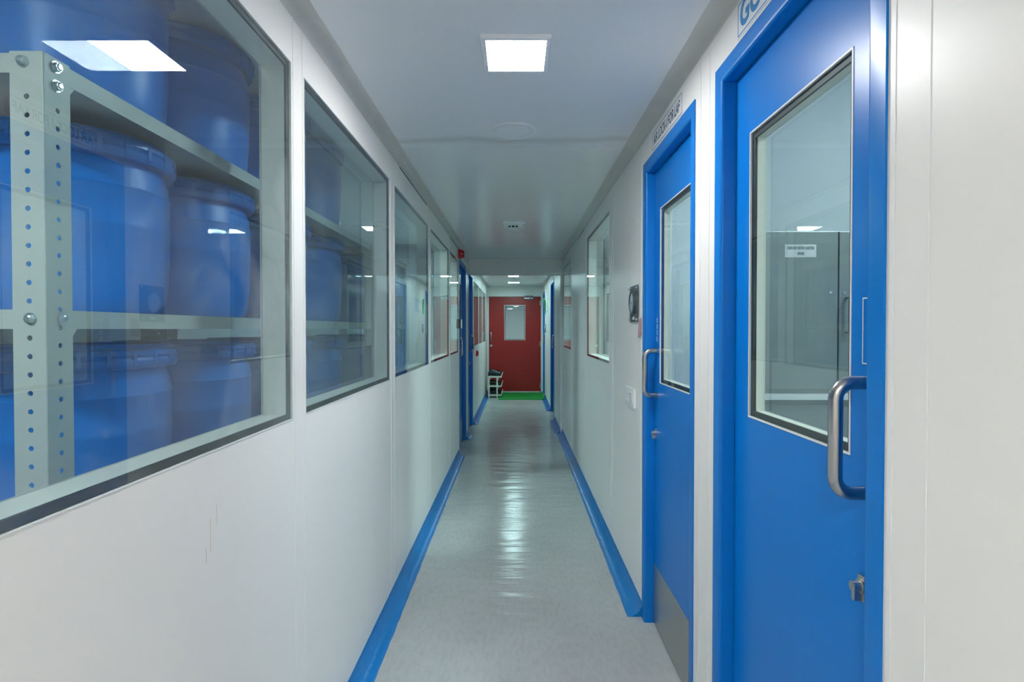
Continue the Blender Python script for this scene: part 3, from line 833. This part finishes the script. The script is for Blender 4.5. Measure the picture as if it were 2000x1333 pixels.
def rack(y0, y1, label):
    r = thing('storage_rack', (RX0 - RXD / 2, (y0 + y1) / 2, 0), label, 'storage rack', 'cream steel racks in the storeroom')
    fl = 0.058; zt = 1.852; pitch = 0.0323
    for ix, (xc, sx) in enumerate(((RX0, -1), (RX0 - RXD, 1))):
        for iy, (yc, sy) in enumerate(((y0, 1), (y1, -1))):
            mb = MB()
            xa, xb = sorted((xc, xc + sx * fl)); ya, yb = sorted((yc, yc + sy * fl))
            holed_flange(mb, 'x', yc, xa, xb, 0.0, zt, pitch, zt - 0.078, t=0.002 * sy)
            mb.cyl((xc + sx * 0.0016, yc + sy * 0.0016, 0), (xc + sx * 0.0016, yc + sy * 0.0016, zt), 0.0021, 12)
            if sy > 0: ya += 0.0022
            else: yb -= 0.0022
            holed_flange(mb, 'y', xc, ya, yb, 0.0, zt, pitch, zt - 0.092, t=-0.002 * sx if sx > 0 else 0.002)
            mb.build('post', M['rack'], r)
    for zs in (0.40, 0.925, 1.404, 1.850):
        mb = MB(); h = 0.034; a, b = y0 + 0.003, y1 - 0.003; c, d = RX0 - RXD + 0.003, RX0 - 0.003
        mb.box(c, d, a, b, zs - 0.002, zs)
        for (xa, xb, ya, yb) in ((d - 0.002, d, a, b), (c, c + 0.002, a, b), (c, d, a, a + 0.002), (c, d, b - 0.002, b)):
            mb.box(xa, xb, ya, yb, zs - h, zs - 0.0018)
        mb.add([(d - 0.001, a + 0.057, zs - h), (d - 0.001, a + 0.070, zs - h), (d - 0.001, a + 0.057, zs - h - 0.018),
                (d - 0.003, a + 0.057, zs - h), (d - 0.003, a + 0.070, zs - h), (d - 0.003, a + 0.057, zs - h - 0.018)],
               [(0, 1, 2), (5, 4, 3), (0, 3, 4, 1), (1, 4, 5, 2), (2, 5, 3, 0)])
        mb.build('shelf', M['rack'], r)
    def bolt(p, n):
        p = Vector(p); n = Vector(n)
        MB().cyl(p, p + n * 0.0018, 0.0105, 24).cyl(p + n * 0.0018, p + n * 0.008, 0.0078, 6).cyl(p + n * 0.008, p + n * 0.0095, 0.0065, 16, r2=0.004).build('bolt', M['zinc'], r, smooth=30)
    bolt((RX0 - 0.034, y0, 1.834), (0, -1, 0))
    bolt((RX0, y0 + 0.026, 1.836), (1, 0, 0)); bolt((RX0, y0 + 0.027, 1.803), (1, 0, 0))
    bolt((RX0 - 0.026, y0, 1.388), (0, -1, 0)); bolt((RX0, y0 + 0.032, 1.388), (1, 0, 0))
    return r
rack(0.965, 2.00, 'cream perforated steel rack behind the nearest left window')
rack(2.06, 3.20, 'cream steel rack behind the second left window')
rack(3.26, 4.15, 'cream steel rack behind the third left window')

def make_drum():
    r = thing('plastic_drum', (0, 0, 0), 'blue drum', 'drum', 'blue plastic drums on the racks')
    body = [(0.150, 0.0), (0.168, 0.004), (0.178, 0.018), (0.183, 0.05), (0.188, 0.12), (0.190, 0.20), (0.1915, 0.205), (0.190, 0.21), (0.190, 0.285), (0.1925, 0.290), (0.190, 0.295), (0.186, 0.325), (0.178, 0.345), (0.176, 0.358), (0.176, 0.372), (0.16, 0.374)]
    MB().lathe((0, 0, 0), body, 64).build('body', M['drum'], r, smooth=35)
    lid = [(0.150, 0.3745), (0.190, 0.3745), (0.1905, 0.405), (0.187, 0.409), (0.172, 0.409), (0.168, 0.401), (0.10, 0.399), (0.06, 0.402), (0.02, 0.402), (0.004, 0.402)]
    MB().lathe((0, 0, 0), lid, 64).build('lid', M['drum_lid'], r, smooth=35)
    ring = [(0.190, 0.352), (0.199, 0.354), (0.204, 0.362), (0.2045, 0.372), (0.200, 0.378), (0.2045, 0.384), (0.203, 0.394), (0.197, 0.399), (0.1905, 0.400), (0.1895, 0.376), (0.180, 0.360)]
    cr = MB().lathe((0, 0, 0), ring + [ring[0]], 64)
    for k in range(24):
        an = 2 * PI * k / 24
        c, s_ = math.cos(an), math.sin(an)
        for e, hh in ((0.0, 0.366),):
            pass
        ux, uy = -s_, c
        p = [(0.2052 * c + ux * q, 0.2052 * s_ + uy * q, z) for q in (-0.004, 0.004) for z in (0.360, 0.392)]
        pin = [(0.198 * c + ux * q, 0.198 * s_ + uy * q, z) for q in (-0.004, 0.004) for z in (0.360, 0.392)]
        cr.add(p + pin, [(0, 1, 3, 2), (4, 6, 7, 5), (0, 4, 5, 1), (2, 3, 7, 6), (1, 5, 7, 3), (0, 2, 6, 4)])
    cr.build('clamp_ring', M['drum_lid'], r, smooth=35)
    return r
proto = make_drum()
first = True
levels = [(0.925, 'lower shelf'), (1.404, 'middle shelf'), (1.850, 'top shelf')]
racks = [('nearest rack', (1.344, 1.775), (0, 1, 2)), ('second rack', (2.285, 2.74), (0, 1, 2)), ('third rack', (3.48, 3.915), (0, 1))]
for rn, ys_, lv in racks:
    for li in lv:
        for di, yy in enumerate(ys_):
            o = proto if first else copy_tree(proto)
            first = False
            o.location = (-1.062, yy, levels[li][0] + 0.0003)
            o.rotation_euler = (0, 0, random.uniform(-0.2, 0.2))
            o['label'] = f"blue lidded plastic drum on the {levels[li][1]} of the {rn}, {'nearer' if di == 0 else 'farther'} of two"

# ------------------------------------------------------------------ steel cabinet behind the nearest door window
cy = 1.60
r = thing('steel_cabinet', (1.1, cy, 0), 'grey steel cabinet seen through the nearest door window', 'cabinet')
zt = 1.655
MB().box(0.70, 1.40, cy + 0.012, 1.755, 0.0, zt, 0.003).build('body', M['cabinet_steel'], r)
MB().box(0.702, 0.930, cy, cy + 0.0115, 1.195, zt - 0.003, 0.002).build('door', M['cabinet_steel'], r)
d2 = MB().box(0.934, 1.398, cy, cy + 0.0115, 1.195, zt - 0.003, 0.002).build('door', M['cabinet_steel'], r)
MB().box(0.702, 1.398, cy + 0.002, cy + 0.0115, 0.08, 1.150, 0.002).build('drawer_front', M['cabinet_steel'], r)
MB().box(0.700, 1.40, cy - 0.02, cy + 0.0115, 1.166, 1.182, 0.002).build('ledge', M['white'], r)
MB().tube([(0.955, cy, 1.36), (0.955, cy - 0.018, 1.36), (0.955, cy - 0.018, 1.46), (0.955, cy, 1.46)], 0.004).build('handle', M['steel'], d2, smooth=60)
for xx in (0.908, 0.948):
    MB().cyl((xx, cy, 1.475), (xx, cy - 0.003, 1.475), 0.004, 12).build('screw', M['chrome'], r)
sx0, sx1, sz0, sz1 = 0.776, 0.866, 1.577, 1.614
r = thing('notice', (0.82, cy, sz0), 'small white notice STAFF AND VISITOR / AUDITOR APRONS on steel cabinet', 'notice')
MB().box(sx0, sx1, cy - 0.001, cy - 0.0001, sz0, sz1).build('plate', M['plate'], r)
for s, wd, v, sz in (('STAFF AND VISITOR / AUDITOR', 0.078, 0.022, 0.0125), ('APRONS', 0.020, 0.006, 0.0125)):
    vs, fs, ww = text_mesh(s, sz, 0.0002, 0, wd)
    MB().add([((sx0 + sx1) / 2 - ww / 2 + a, cy - 0.0013, sz0 + v + c) for a, c in vs], fs).build('lettering', M['navy_ink'], r)

# ------------------------------------------------------------------ mat, shoe rack and shoes at the far end
mm = MB(); nx = 24
x0m, x1m, y0m, y1m = -0.345, 0.555, 10.66, 11.84
rings = []
for i in range(nx + 1):
    x = x0m + (x1m - x0m) * i / nx
    z = max(0.0, (x - 0.495)) ** 1.4 * 1.3 + 0.001
    rings.append([(x, y0m, z), (x, y1m, z), (x, y1m, z + 0.010), (x, y0m, z + 0.010)])
mm.ring_strip(rings)
tag(mm.build('floor_mat', M['mat'], None, 40), 'green mat on the floor in front of the red door', 'mat')

ry0, ry1 = 10.98, 11.56
r = thing('shoe_rack', (-0.44, (ry0 + ry1) / 2, 0), 'cream three-tier shoe rack left of the red door', 'shoe rack')
for xx in (-0.540, -0.378):
    for yy in (ry0, ry1):
        MB().box(xx - 0.014, xx + 0.014, yy - 0.012, yy + 0.012, 0.0, 0.432, 0.004).build('post', M['shoe_rack'], r)
tiers = (0.062, 0.242, 0.426)
for zz in tiers:
    mb = MB()
    for yy in (ry0 - 0.014, ry1 + 0.014):
        # side rail with an upturned nose at the corridor side
        pts = [(-0.562, zz - 0.024), (-0.300, zz - 0.024), (-0.284, zz - 0.012), (-0.270, zz + 0.045), (-0.284, zz + 0.047), (-0.298, zz + 0.006), (-0.562, zz + 0.006)]
        mb.ring_strip([[(a, yy - 0.007, c) for a, c in pts], [(a, yy + 0.007, c) for a, c in pts]])
    for k in range(7):
        xa = -0.555 + k * 0.040
        mb.box(xa, xa + 0.022, ry0 - 0.008, ry1 + 0.008, zz - 0.012, zz - 0.002)
    mb.box(-0.286, -0.276, ry0 - 0.014, ry1 + 0.014, zz + 0.020, zz + 0.044)
    mb.build('shelf', M['shoe_rack'], r)

def make_shoe(m, hgt):
    r = thing('shoe', (0, 0, 0), 'shoe', 'shoe', 'shoes on the rack')
    L = 0.265
    stations = [(0.0, 0.020, 0.45), (0.03, 0.034, 0.95), (0.07, 0.036, 1.0), (0.11, 0.034, 0.96), (0.145, 0.038, 0.78), (0.18, 0.044, 0.58), (0.215, 0.044, 0.46), (0.245, 0.034, 0.38), (0.262, 0.016, 0.25)]
    up = MB(); rings = []
    for xx, hw, hh in stations:
        top = 0.022 + hgt * hh
        ring = []
        for k in range(14):
            an = 2 * PI * k / 14
            ring.append((xx - L / 2, hw * math.cos(an) * (1.0 if math.sin(an) < 0 else 0.9), 0.018 + (top - 0.018) * (0.5 + 0.5 * math.sin(an))))
        rings.append(ring)
    up.ring_strip(rings)
    up.build('upper', m, r, smooth=60)
    so = MB(); rings = []
    for xx, hw, hh in stations:
        rings.append([(xx - L / 2, -hw - 0.004, 0.0), (xx - L / 2, hw + 0.004, 0.0), (xx - L / 2, hw + 0.005, 0.020), (xx - L / 2, -hw - 0.005, 0.020)])
    so.ring_strip(rings).build('sole', M['sole'], r, smooth=30)
    op = MB(); op.lathe((-0.068, 0, 0.021 + hgt * 0.94), [(0.030, 0.0), (0.033, 0.004), (0.028, 0.008), (0.022, 0.003), (0.002, -0.004)], 20)
    op.build('collar', M['shoe_black'], r, smooth=60)
    return r
protos = [make_shoe(M['shoe_navy'], 0.10), make_shoe(M['shoe_black'], 0.060), make_shoe(M['shoe_brown'], 0.065)]
places = [  # tier, y, turn, prototype, label
    (2, 11.055, 0.10, 0, 'dark navy shoe on the top tier, nearest the corridor'),
    (2, 11.185, -0.15, 0, 'dark navy shoe on the top tier, second from the front'),
    (2, 11.33, 3.05, 1, 'black shoe on the top tier, third from the front'),
    (1, 11.055, 0.0, 2, 'dark brown shoe on the middle tier, nearest the corridor'),
    (1, 11.19, 0.05, 2, 'dark brown shoe on the middle tier, second from the front'),
    (1, 11.34, 0.0, 1, 'black shoe on the middle tier, third from the front'),
    (0, 11.055, 0.05, 1, 'black shoe on the bottom tier, nearest the corridor'),
    (0, 11.19, -0.05, 1, 'black shoe on the bottom tier, second from the front'),
    (0, 11.34, 0.0, 0, 'dark navy shoe on the bottom tier, third from the front')]
used = set()
for tr, yy, rz, pi_, lb in places:
    o = protos[pi_] if pi_ not in used else copy_tree(protos[pi_])
    used.add(pi_)
    o.location = (-0.428, yy, tiers[tr] + 0.0065)
    o.rotation_euler = (0, 0, rz)
    o['label'] = lb + ' of the shoe rack'
